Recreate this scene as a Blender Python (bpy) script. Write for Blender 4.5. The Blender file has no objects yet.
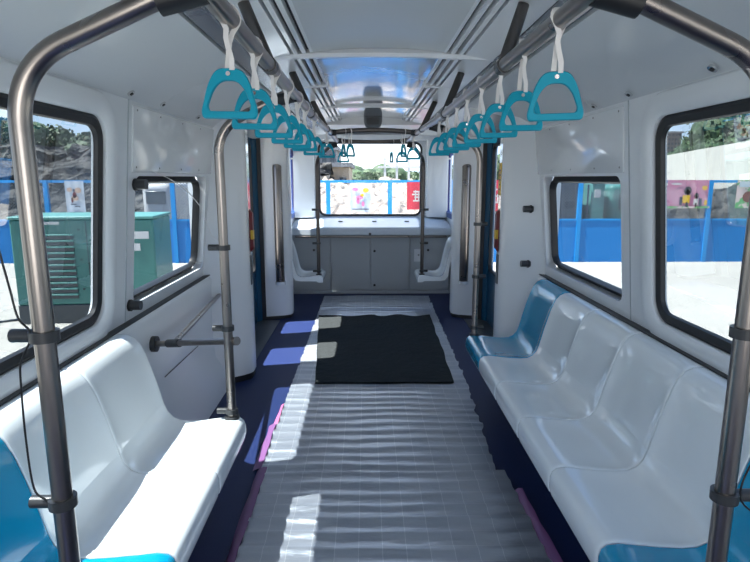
import bpy, bmesh, math, random
from mathutils import Vector, Matrix, noise
random.seed(7)
S = bpy.context.scene
COL = S.collection
PI = math.pi

# ------------------------------------------------------------------ camera, world, sun, area light, exposure
F = 555.0
VPU, VPV, H, CX = 366.0, 178.0, 1.55, -0.065
pitch = math.atan((281 - VPV) / F)
yaw = math.atan((375 - VPU) / F * math.cos(pitch))
cd = bpy.data.cameras.new('camera'); cam = bpy.data.objects.new('camera', cd); COL.objects.link(cam)
cd.sensor_width = 36; cd.lens = 36 * F / 750; cd.clip_end = 500; cd.clip_start = 0.02
cam.location = (CX, 0, H); cam.rotation_euler = (PI / 2 - pitch, 0, -yaw)
S.camera = cam
S.view_settings.view_transform = 'Standard'; S.view_settings.look = 'None'
S.view_settings.gamma = 1; S.view_settings.use_curve_mapping = False
S.view_settings.exposure = 0.1

W = bpy.data.worlds.new('world'); S.world = W; W.use_nodes = True
nt = W.node_tree; nt.nodes.clear()
def N(t, **k):
    n = nt.nodes.new(t)
    for a, b in k.items(): setattr(n, a, b)
    return n
out = N('ShaderNodeOutputWorld'); bg = N('ShaderNodeBackground'); tc = N('ShaderNodeTexCoord')
sx = N('ShaderNodeSeparateXYZ'); nt.links.new(tc.outputs['Generated'], sx.inputs[0])
r1 = N('ShaderNodeValToRGB'); nt.links.new(sx.outputs['Z'], r1.inputs[0])
r1.color_ramp.elements[0].position = 0.0; r1.color_ramp.elements[0].color = (0.62, 0.76, 0.90, 1)
r1.color_ramp.elements[1].position = 0.5; r1.color_ramp.elements[1].color = (0.10, 0.30, 0.72, 1)
mp = N('ShaderNodeMapping'); mp.inputs['Scale'].default_value = (1, 1, 2.6)
nt.links.new(tc.outputs['Generated'], mp.inputs[0])
nz = N('ShaderNodeTexNoise'); nz.inputs['Scale'].default_value = 5.0; nz.inputs['Detail'].default_value = 7
nt.links.new(mp.outputs[0], nz.inputs['Vector'])
r2 = N('ShaderNodeValToRGB'); nt.links.new(nz.outputs['Fac'], r2.inputs[0])
r2.color_ramp.elements[0].position = 0.48; r2.color_ramp.elements[1].position = 0.66
mx = N('ShaderNodeMix', data_type='RGBA'); nt.links.new(r2.outputs[0], mx.inputs['Factor'])
nt.links.new(r1.outputs[0], mx.inputs['A']); mx.inputs['B'].default_value = (1.0, 1.0, 1.0, 1)
nt.links.new(mx.outputs['Result'], bg.inputs[0]); bg.inputs[1].default_value = 2.2
nt.links.new(bg.outputs[0], out.inputs[0])

sd = bpy.data.lights.new('sun', 'SUN'); sun = bpy.data.objects.new('sun', sd); COL.objects.link(sun)
sd.energy = 24.0; sd.angle = 0.009; sd.color = (1.0, 0.96, 0.90)
sun.rotation_euler = Vector((1, 0.2, -1.95)).to_track_quat('-Z', 'Y').to_euler(); sun.location = (-20, -4, 30)
ad = bpy.data.lights.new('cabin_fill', 'AREA'); al = bpy.data.objects.new('cabin_fill', ad); COL.objects.link(al)  # fill lamp added behind the camera to brighten the cabin
ad.shape = 'RECTANGLE'; ad.size = 1.7; ad.size_y = 1.15; ad.energy = 19; ad.color = (1.0, 0.985, 0.95)
al.location = (0, -1.62, 1.45); al.rotation_euler = (PI / 2, 0, 0)

# ------------------------------------------------------------------ pixel ray helpers, used once to place things at their real distance
def ray(u, v):
    x = (u - 375) / F; y = -(v - 281) / F
    Y = math.cos(pitch) + y * math.sin(pitch); Z = -math.sin(pitch) + y * math.cos(pitch)
    return Vector((x * math.cos(yaw) + Y * math.sin(yaw), -x * math.sin(yaw) + Y * math.cos(yaw), Z))
def aty(u, v, y):
    r = ray(u, v); return Vector((CX, 0, H)) + r * (y / r.y)

# ------------------------------------------------------------------ materials
def mat(name, col, rough=0.5, metal=0.0, coat=0.0, bump=None, var=None, spec=0.5, trans=0.0):
    m = bpy.data.materials.new(name); m.use_nodes = True; t = m.node_tree
    b = t.nodes['Principled BSDF']
    b.inputs['Base Color'].default_value = (*col, 1); b.inputs['Roughness'].default_value = rough
    b.inputs['Metallic'].default_value = metal; b.inputs['Coat Weight'].default_value = coat
    b.inputs['Coat Roughness'].default_value = 0.05
    b.inputs['Specular IOR Level'].default_value = spec
    c = t.nodes.new('ShaderNodeTexCoord')
    if var:   # var = (scale, second colour, low, high)
        n = t.nodes.new('ShaderNodeTexNoise'); n.inputs['Scale'].default_value = var[0]; n.inputs['Detail'].default_value = 6
        t.links.new(c.outputs['Object'], n.inputs['Vector'])
        r = t.nodes.new('ShaderNodeValToRGB'); t.links.new(n.outputs['Fac'], r.inputs[0])
        r.color_ramp.elements[0].position = var[2]; r.color_ramp.elements[1].position = var[3]
        r.color_ramp.elements[0].color = (*col, 1); r.color_ramp.elements[1].color = (*var[1], 1)
        t.links.new(r.outputs[0], b.inputs['Base Color'])
    if bump:  # bump = (scale, strength, distance)
        n = t.nodes.new('ShaderNodeTexNoise'); n.inputs['Scale'].default_value = bump[0]; n.inputs['Detail'].default_value = 4
        t.links.new(c.outputs['Object'], n.inputs['Vector'])
        u = t.nodes.new('ShaderNodeBump'); u.inputs['Strength'].default_value = bump[1]; u.inputs['Distance'].default_value = bump[2]
        t.links.new(n.outputs['Fac'], u.inputs['Height']); t.links.new(u.outputs[0], b.inputs['Normal'])
    return m
M = {}
M['wall'] = mat('wall_white', (0.72, 0.75, 0.775), 0.35, coat=0.25, bump=(3, 0.12, 0.02))
M['panel'] = mat('panel_white', (0.72, 0.75, 0.775), 0.13, coat=0.5, bump=(2.2, 0.15, 0.03))
M['ceil'] = mat('ceiling_white', (0.60, 0.63, 0.65), 0.38, coat=0.2, bump=(2, 0.1, 0.02))
M['mirror_ceil'] = mat('polished_ceiling', (0.86, 0.90, 0.93), 0.12, metal=0.58, bump=(2.2, 0.25, 0.02))
M['gloss'] = mat('glossy_white_rib', (0.78, 0.81, 0.84), 0.28, coat=0.3)
M['duct'] = mat('dark_satin_band', (0.20, 0.22, 0.25), 0.22, metal=0.5, bump=(5, 0.15, 0.02))
M['black'] = mat('black_rubber', (0.012, 0.013, 0.015), 0.45)
M['clamp'] = mat('clamp_plastic', (0.035, 0.037, 0.04), 0.38)
M['seat_w'] = mat('white_seat', (0.80, 0.85, 0.87), 0.14, coat=0.7, bump=(4, 0.08, 0.02))
M['seat_b'] = mat('blue_seat', (0.0, 0.29, 0.50), 0.16, coat=0.7)
M['handle'] = mat('blue_handle', (0.0, 0.31, 0.44), 0.5, spec=0.25)
M['strap'] = mat('white_strap', (0.78, 0.76, 0.74), 0.6)
M['chrome'] = mat('chrome', (0.7, 0.7, 0.7), 0.12, metal=1)
M['floor'] = mat('navy_floor', (0.011, 0.022, 0.085), 0.48, var=(230, (0.06, 0.09, 0.22), 0.64, 0.72), spec=0.3)
M['sill'] = mat('sill_metal', (0.16, 0.17, 0.18), 0.4, metal=0.6)
M['felt'] = mat('black_felt', (0.026, 0.031, 0.033), 0.95, bump=(16, 0.6, 0.03), spec=0.15)
M['tape'] = mat('purple_tape', (0.20, 0.085, 0.22), 0.35)
M['pinktape'] = mat('pink_tape', (0.55, 0.16, 0.32), 0.35)
M['door_blue'] = mat('door_blue', (0.0, 0.06, 0.13), 0.35, coat=0.3)
M['cab'] = mat('cabinet_grey', (0.40, 0.435, 0.465), 0.42, bump=(20, 0.06, 0.01))
M['shelf'] = mat('shelf_white', (0.62, 0.70, 0.78), 0.22, coat=0.5)
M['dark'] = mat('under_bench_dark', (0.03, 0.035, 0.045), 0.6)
M['grille'] = mat('dark_slot', (0.02, 0.02, 0.022), 0.6)
M['red'] = mat('signal_red', (0.13, 0.006, 0.010), 0.4)
M['yellow'] = mat('signal_yellow', (0.60, 0.38, 0.02), 0.5)
M['teal'] = mat('generator_teal', (0.03, 0.14, 0.125), 0.45, coat=0.1)
M['teal_l'] = mat('generator_pale', (0.07, 0.22, 0.20), 0.45)
M['white'] = mat('plain_white', (0.45, 0.45, 0.45), 0.5)
M['fblue'] = mat('fence_blue', (0.0, 0.145, 0.42), 0.5)
M['fblue2'] = mat('fence_frame_blue', (0.0, 0.20, 0.50), 0.5)
M['ground'] = mat('pale_concrete', (0.31, 0.30, 0.27), 0.9, var=(0.35, (0.27, 0.26, 0.235), 0.4, 0.75))
M['concrete'] = mat('white_concrete_wall', (0.46, 0.455, 0.41), 0.9, var=(0.8, (0.38, 0.375, 0.34), 0.45, 0.8))
M['rock'] = mat('rock_slope', (0.012, 0.013, 0.014), 0.95, var=(1.6, (0.085, 0.082, 0.075), 0.42, 0.66), bump=(1.5, 1.0, 0.8))
M['leaf'] = mat('tree_leaves', (0.014, 0.036, 0.011), 0.7, var=(1.5, (0.035, 0.075, 0.022), 0.4, 0.7))
M['trunk'] = mat('tree_trunk', (0.08, 0.06, 0.04), 0.9)
M['rubble'] = mat('pale_rubble', (0.36, 0.30, 0.25), 0.95, var=(3.0, (0.13, 0.12, 0.11), 0.45, 0.7), bump=(3, 1.0, 0.4))
M['beige'] = mat('beige_cladding', (0.30, 0.23, 0.16), 0.7)
M['grey'] = mat('grey_cladding', (0.15, 0.155, 0.165), 0.7)
M['brown'] = mat('brown_facade', (0.13, 0.10, 0.085), 0.8)
M['win'] = mat('dark_pane', (0.03, 0.04, 0.05), 0.2)
M['darkblue'] = mat('dark_blue_grey', (0.03, 0.045, 0.075), 0.5)
M['pink'] = mat('poster_pink', (0.42, 0.15, 0.25), 0.6, var=(2.2, (0.46, 0.25, 0.33), 0.45, 0.6))
M['postred'] = mat('poster_red', (0.38, 0.02, 0.04), 0.5)
M['postwhite'] = mat('poster_pale_blue', (0.36, 0.42, 0.50), 0.5, var=(2.5, (0.45, 0.48, 0.52), 0.4, 0.6))
M['green'] = mat('poster_green', (0.10, 0.30, 0.10), 0.6, var=(4, (0.55, 0.42, 0.42), 0.5, 0.55))
M['skin'] = mat('poster_cream', (0.45, 0.31, 0.24), 0.6)
M['strand_w'] = mat('white_strand', (0.7, 0.7, 0.7), 0.5)
M['blue_trim'] = mat('cab_window_blue', (0.01, 0.05, 0.22), 0.4)
M['cloth'] = mat('purple_cloth', (0.05, 0.04, 0.16), 0.8)

def steel():
    m = bpy.data.materials.new('brushed_steel'); m.use_nodes = True; t = m.node_tree; b = t.nodes['Principled BSDF']
    b.inputs['Base Color'].default_value = (0.29, 0.26, 0.24, 1); b.inputs['Metallic'].default_value = 1
    b.inputs['Roughness'].default_value = 0.24
    c = t.nodes.new('ShaderNodeTexCoord'); n = t.nodes.new('ShaderNodeTexNoise'); n.inputs['Scale'].default_value = 9
    t.links.new(c.outputs['Object'], n.inputs['Vector'])
    r = t.nodes.new('ShaderNodeMapRange'); r.inputs['To Min'].default_value = 0.26; r.inputs['To Max'].default_value = 0.30
    t.links.new(n.outputs['Fac'], r.inputs['Value']); t.links.new(r.outputs[0], b.inputs['Roughness'])
    return m
M['steel'] = steel()
M['speaker'] = mat('speaker_grey', (0.10, 0.12, 0.14), 0.45)
M['dark_steel'] = mat('dark_bronze_steel', (0.10, 0.09, 0.085), 0.3, metal=0.9)
def glass(name, tint, refl):
    m = bpy.data.materials.new(name); m.use_nodes = True; t = m.node_tree; t.nodes.clear()
    o = t.nodes.new('ShaderNodeOutputMaterial'); a = t.nodes.new('ShaderNodeBsdfTransparent'); g = t.nodes.new('ShaderNodeBsdfGlossy')
    a.inputs[0].default_value = (*tint, 1); g.inputs['Roughness'].default_value = 0.01; g.inputs['Color'].default_value = (1, 1, 1, 1)
    f = t.nodes.new('ShaderNodeFresnel'); f.inputs[0].default_value = 1.45
    ml = t.nodes.new('ShaderNodeMath'); ml.operation = 'MULTIPLY'; ml.inputs[1].default_value = refl; t.links.new(f.outputs[0], ml.inputs[0])
    x = t.nodes.new('ShaderNodeMixShader'); t.links.new(ml.outputs[0], x.inputs[0]); t.links.new(a.outputs[0], x.inputs[1]); t.links.new(g.outputs[0], x.inputs[2])
    t.links.new(x.outputs[0], o.inputs[0]); return m
M['glass'] = glass('tinted_side_glass', (0.46, 0.51, 0.54), 0.22)
M['glass_clear'] = glass('clear_end_glass', (0.93, 0.96, 0.97), 0.3)
M['glass_door'] = glass('door_glass', (0.93, 0.94, 0.95), 0.25)
def foil():
    m = bpy.data.materials.new('silver_foil'); m.use_nodes = True; t = m.node_tree; b = t.nodes['Principled BSDF']
    b.inputs['Metallic'].default_value = 0.75; b.inputs['Roughness'].default_value = 0.32
    c = t.nodes.new('ShaderNodeTexCoord')
    k = t.nodes.new('ShaderNodeTexBrick'); k.offset = 0; k.inputs['Scale'].default_value = 1
    k.inputs['Brick Width'].default_value = 0.1; k.inputs['Row Height'].default_value = 0.1; k.inputs['Mortar Size'].default_value = 0.0012
    k.inputs['Color1'].default_value = (0.44, 0.48, 0.55, 1); k.inputs['Color2'].default_value = (0.50, 0.54, 0.61, 1); k.inputs['Mortar'].default_value = (0.70, 0.73, 0.77, 1)
    t.links.new(c.outputs['Object'], k.inputs['Vector']); t.links.new(k.outputs['Color'], b.inputs['Base Color'])
    n = t.nodes.new('ShaderNodeTexNoise'); n.inputs['Scale'].default_value = 14; n.inputs['Detail'].default_value = 5
    mp = t.nodes.new('ShaderNodeMapping'); mp.inputs['Scale'].default_value = (0.5, 1.6, 1)
    t.links.new(c.outputs['Object'], mp.inputs[0]); t.links.new(mp.outputs[0], n.inputs['Vector'])
    u = t.nodes.new('ShaderNodeBump'); u.inputs['Strength'].default_value = 0.45; u.inputs['Distance'].default_value = 0.02
    t.links.new(n.outputs['Fac'], u.inputs['Height']); t.links.new(u.outputs[0], b.inputs['Normal'])
    return m
M['foil'] = foil()
def chainlink():
    m = bpy.data.materials.new('chain_link'); m.use_nodes = True; t = m.node_tree; t.nodes.clear()
    o = t.nodes.new('ShaderNodeOutputMaterial'); a = t.nodes.new('ShaderNodeBsdfTransparent'); d = t.nodes.new('ShaderNodeBsdfDiffuse')
    d.inputs[0].default_value = (0.20, 0.22, 0.24, 1)
    c = t.nodes.new('ShaderNodeTexCoord'); s = t.nodes.new('ShaderNodeSeparateXYZ'); t.links.new(c.outputs['Object'], s.inputs[0])
    def op(o_, i, j, v=None):
        n = t.nodes.new('ShaderNodeMath'); n.operation = o_
        t.links.new(i, n.inputs[0])
        if v is not None: n.inputs[1].default_value = v
        elif j is not None: t.links.new(j, n.inputs[1])
        return n.outputs[0]
    outs = []
    for sgn in ('ADD', 'SUBTRACT'):
        q = op(sgn, s.outputs['X'], s.outputs['Z']); q = op('MULTIPLY', q, None, 1 / 0.085); q = op('FRACT', q, None); outs.append(op('LESS_THAN', q, None, 0.17))
    f = op('MAXIMUM', outs[0], outs[1])
    x = t.nodes.new('ShaderNodeMixShader'); t.links.new(f, x.inputs[0]); t.links.new(a.outputs[0], x.inputs[1]); t.links.new(d.outputs[0], x.inputs[2])
    t.links.new(x.outputs[0], o.inputs[0]); return m
M['mesh'] = chainlink()

# ------------------------------------------------------------------ mesh helpers
class MB:
    def __init__(s): s.b = bmesh.new()
    def poly(s, pts): return s.b.faces.new([s.b.verts.new(p) for p in pts])
    def box(s, c, d, rot=None):
        r = bmesh.ops.create_cube(s.b, size=1)
        mt = Matrix.Translation(c) @ (rot.to_4x4() if rot else Matrix.Identity(4)) @ Matrix.Diagonal((*d, 1))
        bmesh.ops.transform(s.b, matrix=mt, verts=r['verts']); return s
    def bb(s, x0, x1, y0, y1, z0, z1):
        return s.box(((x0 + x1) / 2, (y0 + y1) / 2, (z0 + z1) / 2), (abs(x1 - x0), abs(y1 - y0), abs(z1 - z0)))
    def loft(s, loops, close=True, cap=False, wrap=False):
        L = [[s.b.verts.new(p) for p in l] for l in loops]; n = len(L[0])
        rg = range(len(L)) if wrap else range(len(L) - 1)
        for i in rg:
            A, B = L[i], L[(i + 1) % len(L)]
            for j in range(n if close else n - 1):
                s.b.faces.new((A[j], A[(j + 1) % n], B[(j + 1) % n], B[j]))
        if cap: s.b.faces.new(L[0]); s.b.faces.new(L[-1][::-1])
        return s
    def tube(s, pts, r, n=14, cap=True):
        pts = [Vector(p) for p in pts]; loops = []; up = None
        for i, p in enumerate(pts):
            t = (pts[min(i + 1, len(pts) - 1)] - pts[max(i - 1, 0)]).normalized()
            if up is None: up = t.orthogonal().normalized()
            up = (up - t * up.dot(t)).normalized(); w = t.cross(up)
            loops.append([p + (up * math.cos(2 * PI * k / n) + w * math.sin(2 * PI * k / n)) * r for k in range(n)])
        return s.loft(loops, cap=cap)
    def cyl(s, a, b, r, n=20): return s.tube([a, b], r, n)
    def prism(s, pts, z0, z1):
        return s.loft([[(x, y, z0) for x, y in pts], [(x, y, z1) for x, y in pts]], cap=True)
    def build(s, name, m, parent=None, smooth=True, bevel=0, world=True, seg=2):
        bmesh.ops.recalc_face_normals(s.b, faces=s.b.faces)
        for f in s.b.faces: f.smooth = smooth
        for e in s.b.edges:
            e.smooth = not (len(e.link_faces) == 2 and e.calc_face_angle(0) > 0.6)
        me = bpy.data.meshes.new(name); s.b.to_mesh(me); s.b.free()
        ms = m if isinstance(m, (list, tuple)) else [m]
        for q in ms: me.materials.append(M[q] if isinstance(q, str) else q)
        o = bpy.data.objects.new(name, me); COL.objects.link(o)
        if bevel:
            k = o.modifiers.new('bevel', 'BEVEL'); k.width = bevel; k.segments = seg; k.limit_method = 'ANGLE'
        if parent is not None:
            o.parent = parent
            if world and parent.type == 'EMPTY': o.matrix_parent_inverse = Matrix.Translation(-parent.location)
        return o
def tag(o, label=None, cat=None, group=None, kind=None):
    if label: o['label'] = label
    if cat: o['category'] = cat
    if group: o['group'] = group
    if kind: o['kind'] = kind
    return o
def thing(name, loc, label, cat, group=None):
    o = bpy.data.objects.new(name, None); COL.objects.link(o); o.location = loc; o.empty_display_size = 0.1
    return tag(o, label, cat, group)
def copy_tree(o, parent=None):
    c = o.copy(); COL.objects.link(c)
    if parent is not None: c.parent = parent
    for ch in list(o.children): copy_tree(ch, c)
    return c
def struct(name, mb, m, label, cat=None, parent=None, **k):
    o = mb.build(name, m, parent, **k)
    if parent is None: tag(o, label, cat or name.split('_')[0], kind='structure')
    return o
def arc(c, r, a0, a1, n, plane='xz', y=0):
    res = []
    for i in range(n + 1):
        a = a0 + (a1 - a0) * i / n; res.append((c[0] + r * math.cos(a), y, c[1] + r * math.sin(a)))
    return res
def rrect(y0, y1, z0, z1, r, n=7):
    """rounded rectangle loop of (y, z)"""
    P = []
    for cy, cz, a in ((y1 - r, z1 - r, 0), (y0 + r, z1 - r, PI / 2), (y0 + r, z0 + r, PI), (y1 - r, z0 + r, 1.5 * PI)):
        for i in range(n + 1):
            t = a + PI / 2 * i / n; P.append((cy + r * math.cos(t), cz + r * math.sin(t)))
    return P
def wx(z): return 1.22 - 0.095 * (z - 0.97)          # inner face of the leaning side walls

def holed(mb, outer, holes, fn, th):
    """flat sheet with holes in (a, b) coordinates, mapped by fn(a, b, depth) and given thickness"""
    for d in (0, th):
        es = []
        for lp in [outer] + holes:
            vs = [mb.b.verts.new(fn(a, c, d)) for a, c in lp]
            es += [mb.b.edges.new((vs[i], vs[(i + 1) % len(vs)])) for i in range(len(vs))]
        bmesh.ops.triangle_fill(mb.b, use_beauty=True, use_dissolve=False, edges=es)
    for lp in [outer] + holes:
        mb.loft([[fn(a, c, 0) for a, c in lp], [fn(a, c, th) for a, c in lp]])
    return mb

# ------------------------------------------------------------------ large structure: floor, walls, ceiling
mb = MB(); mb.bb(-1.32, 1.32, -1.7, 8.2, -0.10, 0)
struct('floor', mb, 'floor', 'dark navy speckled vinyl floor of the train cabin', 'floor')

SIDES = ((-1, 'left'), (1, 'right'))
FN = {s: (lambda y, z, d, s=s: (s * (wx(z) + d), y, z)) for s in (-1, 1)}
WINS = [(-1.25, 0.42, 0.93, 1.80), (0.72, 2.40, 0.93, 1.80), (2.71, 3.90, 0.93, 1.56)]
for s, nm in SIDES:
    mb = MB()
    holes = [rrect(a, b, c, d, 0.10 if d > 1.7 else 0.05) for a, b, c, d in WINS]
    holed(mb, [(-1.7, 0.85), (4.15, 0.85), (4.15, 1.94), (-1.7, 1.94)], holes, FN[s], 0.06)
    # lower wall: moulded skirt below the ledge
    prof = [(1.23, 0.86), (1.20, 0.855), (1.185, 0.83), (1.19, 0.74), (1.195, 0.5), (1.185, 0.25), (1.13, 0.12), (1.10, 0.0)]
    loops = []
    for y in (-1.7, 4.15):
        loops.append([(s * x, y, z) for x, z in prof] + [(s * 1.32, y, 0.0), (s * 1.32, y, 0.86)])
    mb.loft(loops, cap=True)
    struct('wall_' + nm, mb, 'wall', 'white moulded cabin side wall on the %s with tall near window and lower far window' % nm, 'wall', bevel=0)

# rear cab walls, bulkhead and front bulkhead behind the viewer
RW = 1.08
for s, nm in SIDES:
    mb = MB()
    holed(mb, [(6.30, 0.0), (8.12, 0.0), (8.12, 2.14), (6.30, 2.14)], [rrect(7.27, 7.90, 1.06, 1.88, 0.08)],
          lambda y, z, d, s=s: (s * (RW + d), y, z), 0.06)
    mb.bb(s * 1.05, s * 1.32, 6.27, 6.33, 0.0, 2.14)
    struct('wall_rear_' + nm, mb, 'wall', 'white side wall of the rear compartment on the %s' % nm, 'wall')
mb = MB()
holed(mb, [(-1.14, 0.0), (1.14, 0.0), (1.14, 2.25), (-1.14, 2.25)], [rrect(-0.735, 0.725, 1.02, 2.04, 0.09)],
      lambda x, z, d: (x, 8.1 + d, z), 0.08)
mb.bb(-1.14, 1.14, 7.9, 8.12, 2.07, 2.14)
struct('wall_back', mb, 'wall', 'white end wall around the wide rear window', 'wall')
mb = MB()
holed(mb, [(-1.32, 0.0), (1.32, 0.0), (1.32, 2.25), (-1.32, 2.25)], [rrect(-0.95, 0.95, 0.85, 2.0, 0.1)],
      lambda x, z, d: (x, -1.7 - d, z), 0.06)
struct('wall_front', mb, 'wall', 'white end wall behind the viewer', 'wall')

# rear window
w = thing('window_1', (0, 8.1, 1.5), 'wide rear window with thin black gasket looking out to the fence', 'window'); w['kind'] = 'structure'
g = MB(); lp = lambda o, d: [(x, 8.1 + d, z) for x, z in rrect(-0.735 + o, 0.725 - o, 1.02 + o, 2.04 - o, 0.09 - o * .5)]
g.loft([lp(-0.012, -0.012), lp(0.014, -0.012), lp(0.014, 0.03), lp(-0.012, 0.03)], wrap=True)
g.build('gasket', 'black', w)
g = MB(); g.poly(lp(0.01, 0.02)); g.build('pane', 'glass_clear', w)

# side windows
wi = 2
for s, nm in SIDES:
    for k, (y0, y1, z0, z1) in enumerate(WINS):
        if k == 0: lab = 'side window on the %s behind the viewer' % nm
        elif k == 1: lab = 'tall side window on the %s, nearest the viewer, with rounded black gasket' % nm
        else: lab = 'low side window on the %s beyond the wall seam, under a screwed panel' % nm
        w = thing('window_%d' % wi, (s * 1.22, (y0 + y1) / 2, z0), lab, 'window'); w['kind'] = 'structure'; wi += 1
        def L(o, d, y0=y0, y1=y1, z0=z0, z1=z1, s=s, r=0.10, oy0=0):
            return [(s * (wx(z) + d), y, z) for y, z in rrect(y0 - o - oy0, y1 + o, z0 - o, z1 + o, max(0.02, r + o * .8))]
        if k < 2:
            g = MB(); g.loft([L(0.002, 0.03), L(0.002, -0.004), L(0.014, -0.014), L(0.055, -0.020), L(0.085, -0.014), L(0.098, 0.004)])
            g.build('surround', 'wall', w)
            g = MB(); g.loft([L(0.004, 0.012), L(-0.014, 0.004), L(-0.040, 0.012), L(-0.044, 0.03), L(0.004, 0.03)], wrap=True)
            g.build('gasket', 'black', w)
            g = MB(); g.poly(L(-0.035, 0.025)); g.build('pane', 'glass', w)
        else:
            g = MB(); g.loft([L(0.012, 0.062, oy0=.08), L(0.0, 0.062, oy0=.08), L(-0.03, 0.030, oy0=.08), L(-0.04, 0.052, oy0=.08), L(-0.04, 0.075, oy0=.08), L(0.012, 0.075, oy0=.08)], wrap=True)
            g.build('gasket', 'black', w)
            g = MB(); g.poly(L(-0.03, 0.07, oy0=.08)); g.build('pane', 'glass', w)
    # rear compartment side window
    w = thing('window_%d' % wi, (s * RW, 7.5, 1.06), 'narrow dark blue framed cab window on the %s by the rear seat' % nm, 'window'); w['kind'] = 'structure'; wi += 1
    Q = lambda o, d, s=s: [(s * (RW + d), y, z) for y, z in rrect(7.27 - o, 7.90 + o, 1.06 - o, 1.88 + o, 0.08 + o * .5)]
    g = MB(); g.loft([Q(0.05, -0.012), Q(-0.02, -0.018), Q(-0.03, 0.03), Q(0.05, 0.0)], wrap=True); g.build('frame', 'blue_trim', w)
    g = MB(); g.poly(Q(-0.02, 0.02)); g.build('pane', 'glass_clear', w)

# ceiling: centre panel, polished bays, side strips, sloping side panels
mb = MB()
def strip(mb, prof, y0, y1, th=0.03, s=1):
    mb.loft([[(s * x, y, z) for x, z in prof] + [(s * x, y, z + th) for x, z in reversed(prof)] for y in (y0, y1)], cap=True)
cen = [(x, 2.175 + 0.022 * (1 - (x / 0.33) ** 2)) for x in [-.33 + .66 * i / 12 for i in range(13)]]
strip(mb, cen, -1.7, 2.975)
struct('ceiling', mb, 'ceil', 'pale grey centre ceiling panel of the cabin, nearest the viewer', 'ceiling')
tn = 1
def trim(mb, m, label, cat='trim', **k):
    global tn
    o = struct('trim_%d' % tn, mb, m, label, cat, **k); tn += 1; return o
mb = MB(); cen2 = [(x, z + 0.012) for x, z in cen]
strip(mb, cen2, 2.985, 6.35)
trim(mb, 'mirror_ceil', 'mirror polished centre ceiling bays reflecting the rear window', 'ceiling')
for s, nm in SIDES:
    mb = MB(); strip(mb, [(.33, 2.175), (.345, 2.172)], -1.7, 6.35, s=s); strip(mb, [(.365, 2.168), (.385, 2.165)], -1.7, 6.35, s=s); strip(mb, [(.405, 2.162), (.425, 2.160)], -1.7, 6.35, s=s)
    strip(mb, [(.44, 2.158), (.50, 2.150), (.58, 2.135)], -1.7, 6.35, s=s)
    trim(mb, 'gloss', 'glossy white ceiling strips beside the air slots on the %s' % nm, 'ceiling')
    mb = MB(); strip(mb, [(.325, 2.20), (.445, 2.185)], -1.7, 6.35, s=s, th=.02)
    trim(mb, 'grille', 'black air slots running along the ceiling on the %s' % nm, 'ceiling')
    mb = MB(); strip(mb, [(.585, 2.132), (.60, 2.10), (.665, 2.085)], -1.7, 6.35, s=s)
    trim(mb, 'duct', 'dark satin ceiling band above the handrail on the %s' % nm, 'ceiling')
    mb = MB(); strip(mb, [(.655, 2.12), (.70, 2.11)], -1.7, 6.35, s=s)
    trim(mb, 'black', 'black shadow gap along the sloping ceiling on the %s' % nm, 'ceiling')
    pr = [(.677, 2.078), (.80, 2.05), (.95, 2.012), (1.04, 1.972), (1.085, 1.940), (1.13, 1.898), (1.16, 1.898)]
    mb = MB(); strip(mb, pr, -1.7, 2.996, s=s); trim(mb, 'ceil', 'sloping side ceiling panel on the %s above the seats' % nm, 'ceiling')
    mb = MB(); strip(mb, pr, 3.0, 4.30, s=s); trim(mb, 'ceil', 'sloping side ceiling panel on the %s above the low window' % nm, 'ceiling')
    pr2 = [(.677, 2.078), (.85, 2.035), (1.05, 1.985), (1.23, 1.945), (1.25, 1.96)]
    mb = MB(); strip(mb, pr2, 4.304, 6.35, s=s); trim(mb, 'panel', 'glossy sloping ceiling panel on the %s above the doorway' % nm, 'ceiling')
    mb = MB()
    mb.loft([[(s * 1.10, y, 1.945), (s * 1.185, y, 1.962), (s * 1.10, y, 2.25), (s * 1.07, y, 2.25)] for y in (-1.7, 4.15)], cap=True)
    mb.loft([[(s * 1.20, y, 2.02), (s * 1.285, y, 2.02), (s * 1.12, y, 2.25), (s * 1.09, y, 2.25)] for y in (4.15, 6.35)], cap=True)
    trim(mb, 'wall', 'cantrail behind the side ceiling on the %s' % nm, 'trim')
mb = MB()
pr = [(-1.14, 2.10), (-.6, 2.14), (0, 2.16), (.6, 2.14), (1.14, 2.10)]
strip(mb, pr, 6.35, 8.15)
trim(mb, 'ceil', 'arched ceiling of the rear compartment', 'ceiling')
mb = MB(); mb.bb(-1.14, 1.14, -1.74, 8.2, 2.25, 2.29)
trim(mb, 'grille', 'roof skin above the ceiling panels', 'roof')
mb = MB()
for s in (-1, 1): mb.bb(s * 1.27, s * 1.32, 6.1, 6.34, 0, 2.1); mb.bb(s * 1.06, s * 1.16, 6.3, 8.2, 2.13, 2.26)
trim(mb, 'grille', 'outer side skin of the rear compartment', 'roof')

mb = MB(); mb.bb(-.62, .62, 6.33, 6.37, 2.125, 2.25); trim(mb, 'ceil', 'short fascia where the polished ceiling ends', 'ceiling')
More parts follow.
